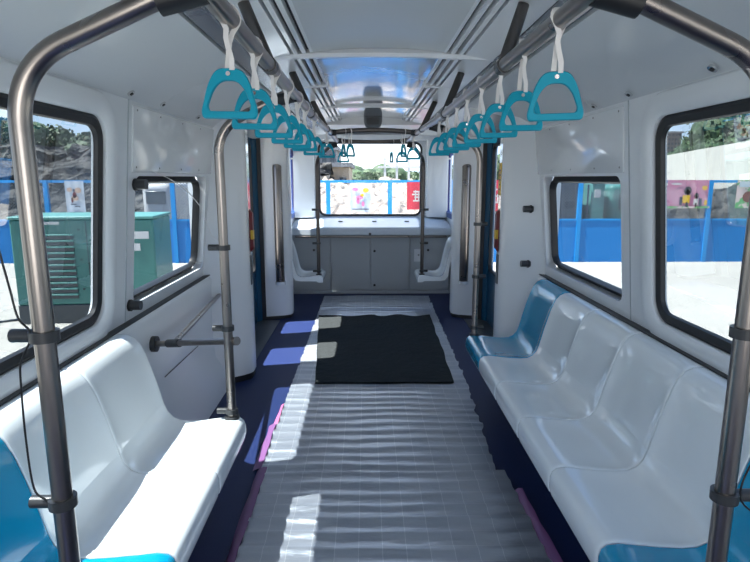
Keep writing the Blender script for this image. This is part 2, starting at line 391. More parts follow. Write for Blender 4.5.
# cross ribs of the ceiling: each a thin glossy rib
for i, y in enumerate((2.98, 3.94, 5.09, 5.90)):
    mb = MB()
    for xa, xb in (((-.60, .60),) if i in (0, 2) else ((-.60, -.32), (.32, .60))):
        loops = []
        xs = [xa + (xb - xa) * j / 20 for j in range(21)]
        hz_, hy_ = (.014, .022) if i == 0 else (.007, .012)
        for dy, dz in ((-hy_, .004), (-hy_ * .7, -hz_), (hy_ * .7, -hz_), (hy_, .004), (0, .03)):
            loops.append([(x, y + dy, 2.137 + 0.018 * (1 - (x / .6) ** 2) + .012 + dz) for x in xs])
        mb.loft(loops, close=False, wrap=True)
    trim(mb, 'gloss', ['nearest glossy cross rib of the ceiling where the polished bays begin', 'short side ribs of the ceiling over the first polished bay', 'thin glossy cross rib of the ceiling in front of the speaker', 'short side ribs of the ceiling beside the speaker'][i], 'rib')

# wall seams and screwed panels above the low windows
for s, nm in SIDES:
    mb = MB(); mb.box((s * (wx(1.4) - 0.0005), 2.615, 1.39), (0.004, 0.006, 1.10), Matrix.Rotation(-s * 0.0947, 3, 'Y'))

    trim(mb, 'cab', 'thin seam line of the %s wall' % nm, 'seam')
    mb = MB(); mb.bb(s * 1.191, s * 1.232, -1.6, 4.1, 0.859, 0.865); trim(mb, 'black', 'black shadow gap above the seat backs on the %s wall' % nm, 'seam')
    w = thing('access_panel', (s * 1.16, 3.4, 1.57), 'flat glossy white screwed panel above the low window on the %s' % nm, 'panel')
    g = MB(); lp = lambda d, o=0: [(s * (wx(z) + d), y, z) for y, z in rrect(2.66 + o, 4.08 - o, 1.575 + o, 1.88 - o, 0.012, 2)]
    g.loft([lp(0.0), lp(-0.006), lp(-0.008, .003)], cap=True); g.build('panel', 'panel', w)
    for y in (2.70, 3.0, 3.35, 3.7, 4.03):
        for z in (1.60, 1.86):
            g = MB(); g.cyl((s * (wx(z) - .007), y, z), (s * (wx(z) - .010), y, z), 0.005, 8); g.build('screw', 'sill', w)

# ------------------------------------------------------------------ door vestibule
for s, nm in SIDES:
    # near column
    pts = [(1.24, 3.92), (1.17, 3.98), (1.08, 4.06), (1.01, 4.11), (0.97, 4.155), (0.955, 4.19), (0.955, 4.30), (0.975, 4.33), (1.30, 4.33), (1.30, 3.92)]
    mb = MB(); mb.prism([(s * x, y) for x, y in pts], 0.05, 2.02)
    trim(mb, 'wall', 'white rounded screen column on the %s between low window and doorway' % nm, 'column')
    mb = MB(); mb.prism([(s * (x + .008), y) for x, y in pts], 0.0, 0.05); trim(mb, 'black', 'black kick strip under the %s screen column' % nm, 'trim')
    # far pillar
    pts = [(1.32, 5.97), (1.18, 5.99), (1.06, 6.02), (0.965, 6.05), (0.915, 6.09), (0.895, 6.15), (0.905, 6.30), (0.96, 6.34), (1.32, 6.34)]
    mb = MB(); mb.prism([(s * x, y) for x, y in pts], 0.04, 2.10)
    trim(mb, 'wall', 'pale rounded pillar on the %s beyond the doorway, carrying a long grab handle' % nm, 'column')
    mb = MB(); mb.prism([(s * (x + .01), y + .008) for x, y in pts], 0.0, 0.04); trim(mb, 'black', 'black kick strip under the %s far pillar' % nm, 'trim')
    mb = MB(); mb.bb(s * 1.195, s * 1.199, 5.975, 5.985, 0.05, 2.0); trim(mb, 'grille', 'vertical joint line on the %s far pillar' % nm, 'trim')
    g = MB(); c = (s * 1.01, 6.03)
    g.tube([(c[0], c[1], 0.43), (c[0], c[1] - .012, 0.45), (c[0], c[1] - .012, 1.65), (c[0], c[1], 1.67)], 0.048, 20)
    t = thing('grab_bar', (c[0], 6.0, .42), 'long wide brushed steel grab handle set upright on the %s far pillar' % nm, 'handle')
    g.build('bar', 'steel', t)
    g = MB(); g.cyl((c[0], c[1], 0.395), (c[0], c[1], 0.43), 0.055, 20); g.build('cap', 'panel', t)
    # sill plate
    mb = MB(); mb.bb(s * 1.02, s * 1.36, 4.33, 5.97, 0.0, 0.006); trim(mb, 'sill', 'grey metal threshold plate of the %s doorway' % nm, 'trim')
    # door
    d = thing('door_%d' % (1 if s < 0 else 2), (s * 1.27, 5.12, 0), 'dark blue double sliding train door on the %s with tall rounded windows' % nm, 'door'); d['kind'] = 'structure'
    for (ya, yb) in ((4.16, 5.122), (5.128, 6.10)):
        yc = (4.40 + 4.875) / 2 if ya < 5 else (5.37 + 5.85) / 2
        hole = rrect(yc - .24, yc + .24, 0.585, 1.87, 0.07)
        g = MB(); holed(g, [(ya, 0.01), (yb, 0.01), (yb, 2.02), (ya, 2.02)], [hole], lambda y, z, q, s=s: (s * (1.25 + q), y, z), 0.035)
        lf = g.build('leaf', 'door_blue', d)
        g = MB(); R = lambda o, q, yc=yc, s=s: [(s * (1.25 + q), y, z) for y, z in rrect(yc - .24 + o, yc + .24 - o, .585 + o, 1.87 - o, .07)]
        g.loft([R(-.02, -.004), R(.0, -.008), R(.006, .02), R(-.02, .0)], wrap=True); g.build('gasket', 'black', lf)
        g = MB(); g.poly(R(.0, .018)); g.build('pane', 'glass_door', lf)
    g = MB(); g.bb(s * 1.235, s * 1.255, 5.105, 5.145, 0.01, 2.0); g.build('seal', 'black', d)
    # blue jamb by the far pillar
    mb = MB(); mb.prism([(s * 1.205, 5.95), (s * 1.24, 5.88), (s * 1.25, 5.88), (s * 1.25, 5.98), (s * 1.21, 5.985)], 0.01, 2.05)
    trim(mb, 'door_blue', 'blue door jamb on the %s next to the far pillar' % nm, 'trim')
    mb = MB(); mb.prism([(s * 1.165, 5.96), (s * 1.205, 5.94), (s * 1.21, 5.985), (s * 1.17, 5.985)], 0.01, 2.05)
    trim(mb, 'black', 'black rubber edge on the %s door jamb' % nm, 'trim')
    # emergency panel on the end face of the near column
    t = thing('emergency_panel', (s * .955, 4.245, .8), 'narrow polished strip on the %s door column carrying the red emergency handle' % nm, 'emergency handle')
    g = MB(); g.bb(s * .9545, s * .949, 4.205, 4.287, 1.10, 1.93); g.build('mirror_strip', 'chrome', t, bevel=.002)
    g = MB(); Z0 = 1.0
    g.loft([[(s * .949, y, z) for y, z in rrect(4.215, 4.28, .99, 1.32, .025, 4)], [(s * .925, y, z) for y, z in rrect(4.225, 4.27, 1.02, 1.29, .02, 4)]], cap=True)
    hd = g.build('handle', 'red', t)
    g = MB(); g.bb(s * .924, s * .945, 4.218, 4.277, 1.09, 1.16); g.build('band', 'yellow', hd, bevel=.003)
    g = MB(); g.bb(s * .9545, s * .948, 4.215, 4.28, .74, .97)
    g.build('plate', 'sill', t, bevel=.002)
    if s > 0:
        g = MB(); g.bb(s * .948, s * .945, 4.21, 4.283, 1.42, 1.66); nb = g.build('notice', 'yellow', t, bevel=0)
        g = MB()
        for q in range(5): g.bb(s * .9445, s * .9449, 4.22, 4.27 - .01 * (q % 2), 1.46 + q * .035, 1.472 + q * .035)
        g.build('notice_print', 'red', nb)

# ------------------------------------------------------------------ rear bulkhead furniture
t = thing('rear_cabinet', (0, 7.45, 0), 'grey low cabinet with four doors across the rear end', 'cabinet')
g = MB(); g.bb(-1.07, 1.07, 7.46, 8.08, 0.0, 0.80); g.bb(-1.07, 1.07, 7.40, 7.46, 0.0, 0.035)
g.build('carcass', 'cab', t, bevel=.004)
xs = [-1.065] + [aty(u, 260, 7.44).x for u in (330.5, 370.5, 409.7)] + [1.065]
for i in range(4):
    g = MB(); g.bb(xs[i] + .006, xs[i + 1] - .006, 7.442, 7.459, .055, .785)
    dr = g.build('door', 'cab', t, bevel=.004)
    kx = {0: [(aty(314, 250, 7.44))], 1: [], 2: [aty(374.5, 251, 7.44), aty(374.5, 285, 7.44)], 3: [aty(428, 250, 7.44)]}[i]
    for p in kx:
        g = MB(); g.cyl((p.x, 7.442, p.z), (p.x, 7.425, p.z), .016, 14); g.build('knob', 'black', dr)
    if i == 3:
        p = aty(418.5, 255, 7.44); g = MB(); g.bb(p.x - .06, p.x + .06, 7.438, 7.443, p.z - .09, p.z + .08); pl = g.build('plate', 'wall', dr, bevel=.001)
        g = MB(); g.cyl((p.x, 7.438, p.z), (p.x, 7.434, p.z), .012, 10); g.build('keyhole', 'sill', pl)
t = thing('rear_shelf', (0, 7.4, .80), 'pale sloping ledge box under the rear window, above the grey cabinet', 'shelf')
g = MB(); loops = []
sec = [(7.36, .80), (7.36, .885), (7.375, .905), (8.09, 1.005), (8.09, .80)]
g.loft([[(x, y, z) for y, z in sec] for x in (-1.07, 1.07)], cap=True); g.build('ledge', 'shelf', t, bevel=.008)
g = MB(); g.bb(-.80, .78, 7.352, 7.361, .812, .885); fl = g.build('flap', 'shelf', t, bevel=.003)
p = aty(370, 234, 7.35); g = MB(); g.cyl((p.x, 7.352, p.z), (p.x, 7.335, p.z), .017, 14); g.build('knob', 'black', fl)
for x in (-.42, .05, .5):
    g = MB(); g.bb(x - .03, x + .03, 7.72, 7.74, .952, .966); g.build('vent', 'sill', t)
t = thing('cross_rail', (0, 7.36, .78), 'dark steel rail running across the front of the rear cabinet', 'handrail')
g = MB(); g.cyl((-1.0, 7.37, .782), (1.0, 7.37, .782), .014); g.build('rail', 'steel', t)
for x in (-1.0, -.33, .33, 1.0):
    g = MB(); g.cyl((x, 7.37, .782), (x, 7.455, .782), .009, 8); g.build('standoff', 'clamp', t)
# white boxed pillars beside the rear window
for s, nm in SIDES:
    mb = MB(); mb.prism([(s * .79, 7.93), (s * .98, 7.86), (s * 1.08, 7.84), (s * 1.08, 8.1), (s * .79, 8.1)], 1.0, 2.12)
    trim(mb, 'panel', 'white padded corner post on the %s of the rear window' % nm, 'column', bevel=.01)
    t = thing('tied_curtain', (s * 1.045, 7.86, 1.0), 'dark purple tied cloth hanging at the %s cab window' % nm, 'curtain')
    g = MB(); P = []
    for z, r in ((1.93, .012), (1.86, .030), (1.80, .016), (1.6, .022), (1.35, .02), (1.12, .012)):
        P.append([(s * 1.03 + s * r * .4 * math.cos(a), 7.45 + r * math.sin(a), z) for a in [2 * PI * k / 10 for k in range(10)]])
    g.loft(P, cap=True); g.build('cloth', 'cloth', t)
    g = MB(); g.cyl((s * 1.03, 7.45, 1.79), (s * 1.03, 7.45, 1.81), .02, 12); g.build('tie', 'strand_w', t)
    t.location = (s * 1.03, 7.45, 1.1)
    for ch in t.children: ch.matrix_parent_inverse = Matrix.Translation(-t.location)

# ceiling speaker
t = thing('ceiling_speaker', (0, 5.50, 2.16), 'grey rounded speaker housing hanging from the ceiling centre before the rear window', 'speaker')
g = MB(); L = []
c = aty(373, 117, 5.50)
for dy, sc in ((0.14, .75), (0.02, 1.0), (-.02, .97), (-.035, .8)):
    L.append([(c.x + a * sc, 5.50 + dy, c.z + b * sc) for a, b in [(0.090 * math.copysign(abs(math.cos(q)) ** .55, math.cos(q)), .108 * math.copysign(abs(math.sin(q)) ** .7, math.sin(q))) for q in [2 * PI * k / 28 for k in range(28)]]])
g.loft(L, cap=True); body = g.build('housing', 'speaker', t)
g = MB()
for k in range(8): g.bb(c.x - .058, c.x + .058, 5.455, 5.47, c.z - .070 + k * .008, c.z - .067 + k * .008)
g.bb(c.x - .081, c.x + .081, 5.458, 5.47, c.z + .0, c.z + .006)
g.build('grille', 'black', body)
g = MB(); g.bb(c.x - .05, c.x + .05, 5.52, 5.60, c.z + .05, 2.22); g.build('bracket', 'clamp', t)

# ------------------------------------------------------------------ benches
TOP = [(0.03, .33), (0.008, .345), (0.0, .375), (0.0, .415), (.008, .438), (.025, .452), (.06, .457), (.12, .450), (.19, .442), (.26, .438), (.305, .441),
       (.335, .455), (.358, .482), (.372, .52), (.385, .57), (.40, .63), (.42, .70), (.44, .76), (.462, .81), (.485, .84), (.515, .855), (.56, .858)]
BOT = [(.56, .80), (.50, .78), (.465, .70), (.44, .60), (.425, .52), (.41, .44), (.37, .40), (.30, .39), (.09, .39), (.06, .335)]
def bench_seat(s, xf, y0, y1, m, label, group, depth=1.0, zmin=0.0):
    t = thing('seat_shell', (s * xf, (y0 + y1) / 2, 0), label, 'seat', group)
    K = 13; n = 22
    ts = [0, .006, .02, .05] + [.05 + .9 * i / (n - 1) for i in range(1, n - 1)] + [.95, .98, .994, 1]
    def sect(k0, k1, botpts):
        loops = []
        for tt in ts:
            y = y0 + .002 + (y1 - y0 - .004) * tt
            e = abs(2 * tt - 1)
            dish = (1 - e ** 4)
            ed = 0.005 * max(0, (e - .97) / .03) ** 2
            lp = []
            for i in range(k0, k1 + 1):
                x, z = TOP[i]
                # outward normal of the profile
                a = TOP[max(i - 1, 0)]; b = TOP[min(i + 1, len(TOP) - 1)]
                nx, nz = -(b[1] - a[1]), (b[0] - a[0]); ll = math.hypot(nx, nz) or 1; nx /= ll; nz /= ll
                amt = 0
                if i >= 6:
                    f = min(1, (i - 6) / 3) * min(1, max(0, (len(TOP) - 2 - i)) / 4)
                    amt = -.017 * dish * f
                amt -= ed
                lp.append((s * (xf + (x + nx * amt) * depth), y, max(z + nz * amt, zmin)))
            for x, z in botpts: lp.append((s * (xf + x * depth), y, max(z, zmin - .0005)))
            loops.append(lp)
        return MB().loft(loops, cap=True)
    sect(0, K, BOT[4:]).build('seat', m, t)
    sect(K, len(TOP) - 1, BOT[:5]).build('backrest', m, t)
    return t
GR = 'white moulded seats of the right bench'; GL = 'white moulded seats of the left bench'
bench_seat(1, .64, 3.33, 3.80, 'seat_b', 'blue moulded end seat of the right bench, farthest from the viewer', 'blue end seats')
for i, lab in enumerate(('white moulded bench seat on the right, directly beside the near blue seat', 'second white moulded bench seat on the right counted from the viewer',
                         'third white moulded bench seat on the right counted from the viewer', 'white moulded bench seat on the right touching the far blue seat')):
    bench_seat(1, .64, 1.51 + .455 * i, 1.51 + .455 * (i + 1), 'seat_w', lab, GR)
bench_seat(1, .64, 1.04, 1.51, 'seat_b', 'blue moulded seat at the lower right corner beside the near pole', 'blue end seats')
bench_seat(-1, .63, 1.01, 1.49, 'seat_b', 'bright blue moulded seat at the lower left corner beside the near pole', 'blue end seats')
bench_seat(-1, .63, 1.49, 1.97, 'seat_w', 'white moulded bench seat on the left, half sunlit, beside the blue seat', GL)
bench_seat(-1, .63, 1.97, 2.45, 'seat_w', 'white moulded bench seat on the left at the end by the fold rail', GL)
bench_seat(-1, .56, 6.24, 6.70, 'seat_w', 'single white tip seat by the rear cabinet on the left', 'single rear seats', depth=.84, zmin=.375)
bench_seat(1, .525, 6.24, 6.70, 'seat_w', 'single white tip seat by the rear cabinet on the right', 'single rear seats', depth=.84, zmin=.375)
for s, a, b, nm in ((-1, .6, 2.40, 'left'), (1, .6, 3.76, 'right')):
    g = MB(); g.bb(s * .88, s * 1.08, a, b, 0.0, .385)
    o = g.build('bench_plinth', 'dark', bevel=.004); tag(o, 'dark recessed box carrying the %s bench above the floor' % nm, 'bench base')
for s, nm in SIDES:
    g = MB(); g.bb(s * .97, s * 1.06, 6.36, 6.66, 0.0, .37)
    o = g.build('seat_pedestal', 'dark', bevel=.004); tag(o, 'dark box under the single rear seat on the %s' % nm, 'seat base')

# ------------------------------------------------------------------ poles, rails, clamps
RX, RZ, PR = .36, 1.89, .0205
def clamp_mb(x, y, z, s, L=.066):
    g = MB(); g.cyl((x, y, z - .011), (x, y, z + .011), PR + .008, 20)
    g.tube([(x + s * .015, y, z), (x + s * L, y, z)], .014, 12); return g
def sm(pts, k=6):
    """round the corners of a polyline: list of (point, radius)"""
    res = []
    for i, (p, r) in enumerate(pts):
        p = Vector(p)
        if r == 0 or i in (0, len(pts) - 1): res.append(p); continue
        a = (Vector(pts[i - 1][0]) - p).normalized(); b = (Vector(pts[i + 1][0]) - p).normalized()
        A = p + a * r; B = p + b * r
        for j in range(k + 1):
            t = j / k; res.append(A * (1 - t) ** 2 + p * 2 * t * (1 - t) + B * t ** 2)
    return res
def grab_pole(s, x, y, zb, clamps, label, name='grab_pole', yj=None):
    t = thing(name, (s * x, y, zb), label, 'pole', 'curved steel grab poles')
    yj = y if yj is None else yj
    pts = sm([((s * x, y, zb), 0), ((s * x, y, 1.755), .11), ((s * (RX + .05), yj, RZ + .0), .03), ((s * (RX + .01), yj, RZ + .005), 0)], 14)
    MB().tube(pts, PR, 20).build('tube', 'dark_steel' if y > 5 else 'steel', t)
    MB().cyl((s * x, y, zb), (s * x, y, zb + .014), .034, 20).build('foot', 'clamp', t)
    for z in clamps: clamp_mb(s * x, y, z, s).build('clamp', 'clamp', t)
    j = MB(); a = Vector((s * (RX + .085), yj, RZ - .022)); j.tube([a, (s * RX, yj, RZ)], PR + .006, 16); j.build('joint', 'black', t)
    return t
grab_pole(-1, .72, 1.10, .452, (.865, 1.235), 'large curved steel pole nearest the viewer on the left, with black clamps and wire')
grab_pole(1, .72, 1.10, .452, (.865, 1.235), 'large curved steel pole nearest the viewer on the right, with black clamps')
grab_pole(-1, .69, 2.43, .452, (.49, .885, 1.25), 'steel pole rising from the end of the left bench by the fold rail')
grab_pole(1, .70, 3.80, .452, (.51, .875, 1.24), 'steel pole rising from the blue end seat of the right bench')
for s, nm in SIDES:
    grab_pole(s, .61 if s < 0 else .575, 6.30, .455, (.50, .82, 1.20), 'thin looking far steel pole on the %s rear single seat' % nm, yj=5.88)
    t = thing('ceiling_handrail', (s * RX, 0, RZ), 'long steel handrail along the ceiling on the %s carrying the strap handles' % nm, 'handrail')
    MB().tube([(s * RX, y, RZ + .035 * max(0, min(1, (y - 3.4) / 1.4))) for y in [-1.3 + 7.15 * k / 60 for k in range(61)]], PR, 18).build('rail', 'steel', t)
    for yt in (.75, 2.08, 3.38, 4.62):
        zr = RZ + .035 * max(0, min(1, (yt - .28 - 3.4) / 1.4))
        a = Vector((s * .49, yt, 2.15)); b = Vector((s * RX, yt - .28, zr))
        d = (b - a).normalized(); sdv = Vector((0, 1, 0)).cross(d).normalized(); nv = d.cross(sdv)
        g = MB(); g.loft([[p + sdv * .021 * math.cos(q) + nv * .010 * math.sin(q) for q in [2 * PI * k / 16 for k in range(16)]] for p in (a, b)], cap=True)
        g.build('bracket', 'dark_steel', t)
        MB().cyl((s * RX, yt - .305, zr), (s * RX, yt - .255, zr), PR + .004, 18).build('collar', 'clamp', t)
# transverse bars
for y, bow, lab in ((4.81, .02, 'nearer of the two dark curved bars crossing under the ceiling'), (5.85, -.012, 'farther of the two dark curved bars crossing under the ceiling')):
    t = thing('cross_grab_bar', (0, y, 1.93), lab, 'handrail', 'cross grab bars')
    MB().tube([(x * .36, y, 1.925 + bow * (1 - x * x)) for x in [-1 + 2 * k / 24 for k in range(25)]], PR, 16).build('bar', 'dark_steel', t)
    for s in (-1, 1): MB().box((s * .345, y, 1.925), (.07, .055, .05)).build('elbow', 'black', t, bevel=.015, seg=3)

# strap handles
def strap_proto():
    t = thing('strap_handle', (0, 0, 0), 'x', 'strap handle')
    # D ring: rounded triangle, wider at the base
    o = []; i_ = []
    outer = [(-.0625, -.207), (.0625, -.207), (.066, -.192), (.050, -.135), (.030, -.103), (-.030, -.103), (-.050, -.135), (-.066, -.192)]
    rad = [.012, .012, .010, .03, .022, .022, .03, .010]
    def rnd(P, R, n=5):
        out = []
        for k, p in enumerate(P):
            p = Vector((p[0], p[1])); a = Vector(P[k - 1]) - p; b = Vector(P[(k + 1) % len(P)]) - p
            r = min(R[k], a.length * .48, b.length * .48)
            A = p + a.normalized() * r; B = p + b.normalized() * r
            for j in range(n + 1):
                q = j / n; out.append(A * (1 - q) ** 2 + p * 2 * q * (1 - q) + B * q ** 2)
        return out
    outer = [(a * .95, b * 1.03 + .001) for a, b in outer]
    O = rnd(outer, rad)
    cx, cz = 0, -.162
    I = []
    inner = [(-.047, -.191), (.047, -.191), (.050, -.180), (.037, -.148), (.018, -.129), (-.018, -.129), (-.037, -.148), (-.050, -.180)]
    inner = [(a * .95, b * 1.03 + .001) for a, b in inner]
    I = rnd(inner, [.006, .006, .006, .02, .016, .016, .02, .006])
    def LL(P, y, sh, C=(0, -.16)):
        return [(C[0] + (p.x - C[0]) * sh, y, C[1] + (p.y - C[1]) * sh) for p in P]
    g = MB(); w_ = .011
    g.loft([LL(O, -w_ * .6, .955), LL(O, -w_ * .2, 1.0), LL(O, w_ * .2, 1.0), LL(O, w_ * .6, .955), LL(I, w_ * .6, 1.04), LL(I, w_ * .3, 1.0), LL(I, -w_ * .3, 1.0), LL(I, -w_ * .6, 1.04)], wrap=True)
    g.build('handle', 'handle', t)
    g = MB(); g.cyl((0, -.011, -.118), (0, .011, -.118), .005, 12); g.build('bolt', 'chrome', t)
    # strap: flat band looped over the rail, twisted together below it
    g = MB(); r = PR + .006
    path = [(.008, -.006, -.110), (.008, -.008, -.088), (.001, -.010, -.062), (-.002, -.013, -.045), (.000, -.018, -.028), (-.009, -.025, -.008), (-.016, -.0268, .004)]
    path += [(-.016 * math.cos(a), -r * math.cos(a), r * math.sin(a)) for a in [PI * k / 8 for k in range(1, 8)]]
    path += [(.016, .0268, .004), (.014, .025, -.008), (.004, .015, -.030), (-.001, .009, -.050), (-.004, .008, -.085), (-.006, .006, -.110)]
    L = []
    for k, p in enumerate(path):
        a = Vector(path[max(k - 1, 0)]); b = Vector(path[min(k + 1, len(path) - 1)]); d = (b - a).normalized()
        sdv = Vector((1, 0, 0)); sdv = (sdv - d * sdv.dot(d)).normalized(); nv = d.cross(sdv); p = Vector(p)
        L.append([p + sdv * x + nv * y for x, y in ((-.0058, -.0014), (.0058, -.0014), (.0058, .0014), (-.0058, .0014))])
    g.loft(L, cap=True); g.build('strap', 'strap', t, bevel=.0006)
    return t
proto = strap_proto(); used = False
def strap(x, y, z, rz, label, group, lean=0.0):
    global used
    o = proto if not used else copy_tree(proto)
    used = True
    o.location = (x, y, z); o.rotation_euler = (random.uniform(-.04, .04), lean, rz); o['label'] = label; o['group'] = group
ORD = ['nearest', 'second', 'third', 'fourth', 'fifth', 'sixth', 'seventh', 'eighth', 'ninth']
for i, y in enumerate((1.28, 1.56, 1.87, 2.18, 2.5, 2.8, 3.28)):
    strap(-RX, y, RZ, random.uniform(-.12, .12), 'blue triangular strap handle on white strap, left handrail, %s from the viewer' % ORD[i], 'strap handles on the left handrail', .02)
strap(-RX, 4.3, RZ + .022, .1, 'blue strap handle last on the left handrail before the cross bars', 'strap handles on the left handrail')
for i, y in enumerate((1.30, 1.58, 1.84, 2.13, 2.43, 2.7, 3.0, 3.33)):
    strap(RX, y, RZ, random.uniform(-.10, .10) - (.12 if i == 0 else 0), 'blue triangular strap handle on white strap, right handrail, %s from the viewer' % ORD[i], 'strap handles on the right handrail', -.02)
strap(RX, 5.1, RZ + .035, -.1, 'blue strap handle last on the right handrail between the cross bars', 'strap handles on the right handrail')
for x, y, z, rz, lab in ((-.253, 4.81, 1.935, 1.35, 'outer left strap handle on the nearer cross bar, turned edge-on'), (-.20, 4.81, 1.938, 1.0, 'inner left strap handle on the nearer cross bar'),
                         (-.30, 5.85, 1.921, .2, 'left strap handle on the farther cross bar'), (.25, 4.81, 1.935, 1.15, 'right strap handle on the nearer cross bar, turned edge-on'),
                         (.20, 5.85, 1.917, 1.3, 'inner right strap handle on the farther cross bar, edge-on'), (.305, 5.85, 1.921, .1, 'outer right strap handle on the farther cross bar')):
    strap(x, y, z, rz, 'small dark blue ' + lab, 'strap handles on the cross bars')

# fold-down rail at the left wheelchair bay
t = thing('fold_rail', (-1.17, 2.86, .66), 'steel wheelchair bay rail joining left wall and bench end pole', 'handrail')
A = Vector((-1.185, 2.86, .66)); B = Vector((-.69, 2.43, .80)); Bz = Vector((-.705, 2.45, .80))
def wallp(u, v, x):
    r = ray(u, v); return Vector((CX, 0, H)) + r * ((x - CX) / r.x)
A = wallp(153, 344, -1.187); C = wallp(218, 292, -1.187); B = aty(236, 341, 2.43)
mid = A.lerp(B, .28)
MB().tube([A, B], .0155, 16).build('rail', 'steel', t)
MB().tube([mid, C + Vector((.03, 0, 0))], .0145, 16).build('diagonal_rail', 'steel', t)
for p in (A, C):
    MB().tube([p + Vector((-.004, 0, 0)), p + Vector((.010, 0, 0)), p + Vector((.022, 0, 0))], .042, 20).build('wall_flange', 'clamp', t)
d = (B - A).normalized(); MB().tube([mid - d * .05, mid + d * .05], .021, 16).build('tee', 'clamp', t)
MB().tube([B - d * .03, B + d * .008], .020, 16).build('end_cap', 'steel', t)

a = wallp(165, 377, -1.19); b = wallp(198, 346, -1.19)
mb = MB().tube([a, b], .0025, 6); trim(mb, 'grille', 'thin diagonal panel joint low on the left wall by the fold rail', 'seam')
# wall bumpers (black rounded stubs)
for s, nm in SIDES:
    for (y, z, lab) in (((2.70, 1.52, 'upper'), (2.66, .94, 'lower')) if s < 0 else ((4.02, 1.33, 'upper'), (4.02, .93, 'lower'))):
        t = thing('screen_clip', (s * wx(z), y, z), '%s black rounded clip on the %s wall seam' % (lab, nm), 'clip', 'black wall clips')
        x0 = s * wx(z) if s < 0 else s * 1.13
        MB().tube([(x0 + s * .01, y, z), (x0 - s * .05, y, z), (x0 - s * .058, y, z)], .024, 16).build('stub', 'clamp', t)
        MB().cyl((x0, y, z - .001), (x0 - s * .012, y, z - .001), .029, 16).build('base', 'black', t)
# chrome oval buttons on the cove
for s, L in ((-1, [(131, 93), (163, 104), (198, 117), (222, 125)]), (1, [(713, 68), (629, 94), (594, 106)])):
    for i, (u, v) in enumerate(L):
        p = wallp(u, v, s * 1.10)
        t = thing('ceiling_fastener', p, 'small chrome oval fastener on the %s ceiling cove, %s from the viewer' % ('left' if s < 0 else 'right', ORD[i]), 'fastener', 'chrome cove fasteners')
        c = Vector((-s * .55, 0, -.83)).normalized()
        MB().tube([p - c * .003, p + c * .006], .017, 16).build('rim', 'chrome', t)
        MB().tube([p + c * .005, p + c * .009], .008, 12).build('hole', 'black', t)

# wires, then a window reflection shaped as a strand
def wire(pts, y, label, m='black', r=.0022):
    P = [aty(u, v, yy) if isinstance(y, float) and (yy := y) else None for u, v in pts]
    Q = []
    for i in range(len(P) - 1):
        p0, p1, p2, p3 = P[max(i - 1, 0)], P[i], P[i + 1], P[min(i + 2, len(P) - 1)]
        for k in range(6):
            t = k / 6
            Q.append(.5 * ((2 * p1) + (p2 - p0) * t + (2 * p0 - 5 * p1 + 4 * p2 - p3) * t * t + (3 * p1 - p0 - 3 * p2 + p3) * t ** 3))
    Q.append(P[-1]); o = MB().tube(Q, r, 6).build('wire', m); tag(o, label, 'wire'); return o
wire([(-14, 200), (0, 254), (10, 290), (18, 318), (29, 330), (30, 341), (21, 362), (21, 385), (26, 440), (34, 488), (46, 500), (53, 507)], 1.085, 'thin black wire hanging in loops at the near left pole')
wire([(765, 440), (748, 470), (741, 488), (742, 502), (752, 512)], 1.085, 'thin black wire looped at the near right pole clamp')
o = MB().tube([wallp(u, v, -1.12 + .01 * i) for i, (u, v) in enumerate(((150, 170), (168, 178), (186, 189), (200, 206), (207, 224), (212, 236), (218, 240)))], .0022, 6).build('wire', 'strand_w')  # white strand stands in for a reflection in the low left pane
tag(o, 'window reflection shaped as a thin white strand across the low left window', 'wire')

# ------------------------------------------------------------------ floor coverings
def folds(x, y):
    v = noise.noise(Vector((x * .5, y * 9, 3.1)))
    w2 = abs(math.sin(y * 31 + 1.5 * noise.noise(Vector((x * .7, y * 1.3, 0))) + .8 * noise.noise(Vector((x * 2.2, y * 3, 5)))))
    return .006 + .010 * w2 ** 3 + .005 * v
def sheet(y0, y1, xl, xr, zoff, ny, nx=44, wob=.006):
    g = MB(); L = []
    for i in range(ny + 1):
        y = y0 + (y1 - y0) * i / ny
        a = xl(y) + wob * noise.noise(Vector((0, y * 7, 1))); b = xr(y) + wob * 2 * noise.noise(Vector((4, y * 9, 1)))
        L.append([(a + (b - a) * k / nx, y, zoff + folds(a + (b - a) * k / nx, y)) for k in range(nx + 1)])
    g.loft(L, close=False); return g
def dn(pairs):
    def f(y):
        for (ya, xa), (yb, xb) in zip(pairs, pairs[1:]):
            if ya <= y <= yb: return xa + (xb - xa) * (y - ya) / (yb - ya)
        return pairs[0][1] if y < pairs[0][0] else pairs[-1][1]
    return f
o = sheet(2.62, 7.22, dn([(2.6, -.64), (7.2, -.62)]), dn([(2.6, .62), (4, .70), (7.2, .755)]), .002, 620, wob=.012).build('foil_sheet', 'foil')
tag(o, 'long crinkled silver foil sheet covering the aisle up to the rear cabinet', 'foil sheet')
o = sheet(1.2, 2.70, dn([(1, -.60), (2.7, -.60)]), dn([(1, .70), (2.7, .665)]), .014, 200).build('foil_sheet', 'foil')
tag(o, 'shorter near silver foil sheet overlapping the long one, edged with purple tape', 'foil sheet')
def tape(pts, w, m, label, zz=.034):
    g = MB(); L = []
    P = []
    for i in range(len(pts) - 1):
        for k in range(14):
            P.append((pts[i][0] + (pts[i + 1][0] - pts[i][0]) * k / 14, pts[i][1] + (pts[i + 1][1] - pts[i][1]) * k / 14))
    P.append(pts[-1])
    for x, y in P:
        j = .008 * noise.noise(Vector((x, y * 8, 2))); zt = .004 * noise.noise(Vector((y * 14, 1, 0)))
        L.append([(x - w / 2 + j, y, .004), (x - w * .3 + j, y, zz * .5 + zt), (x + w * .1 + j, y, zz * .9 + zt), (x + w / 2 - j, y, zz * .9 + zt)])
    g.loft(L, close=False); o = g.build('tape_strip', m); tag(o, label, 'tape', 'tape along the foil'); return o
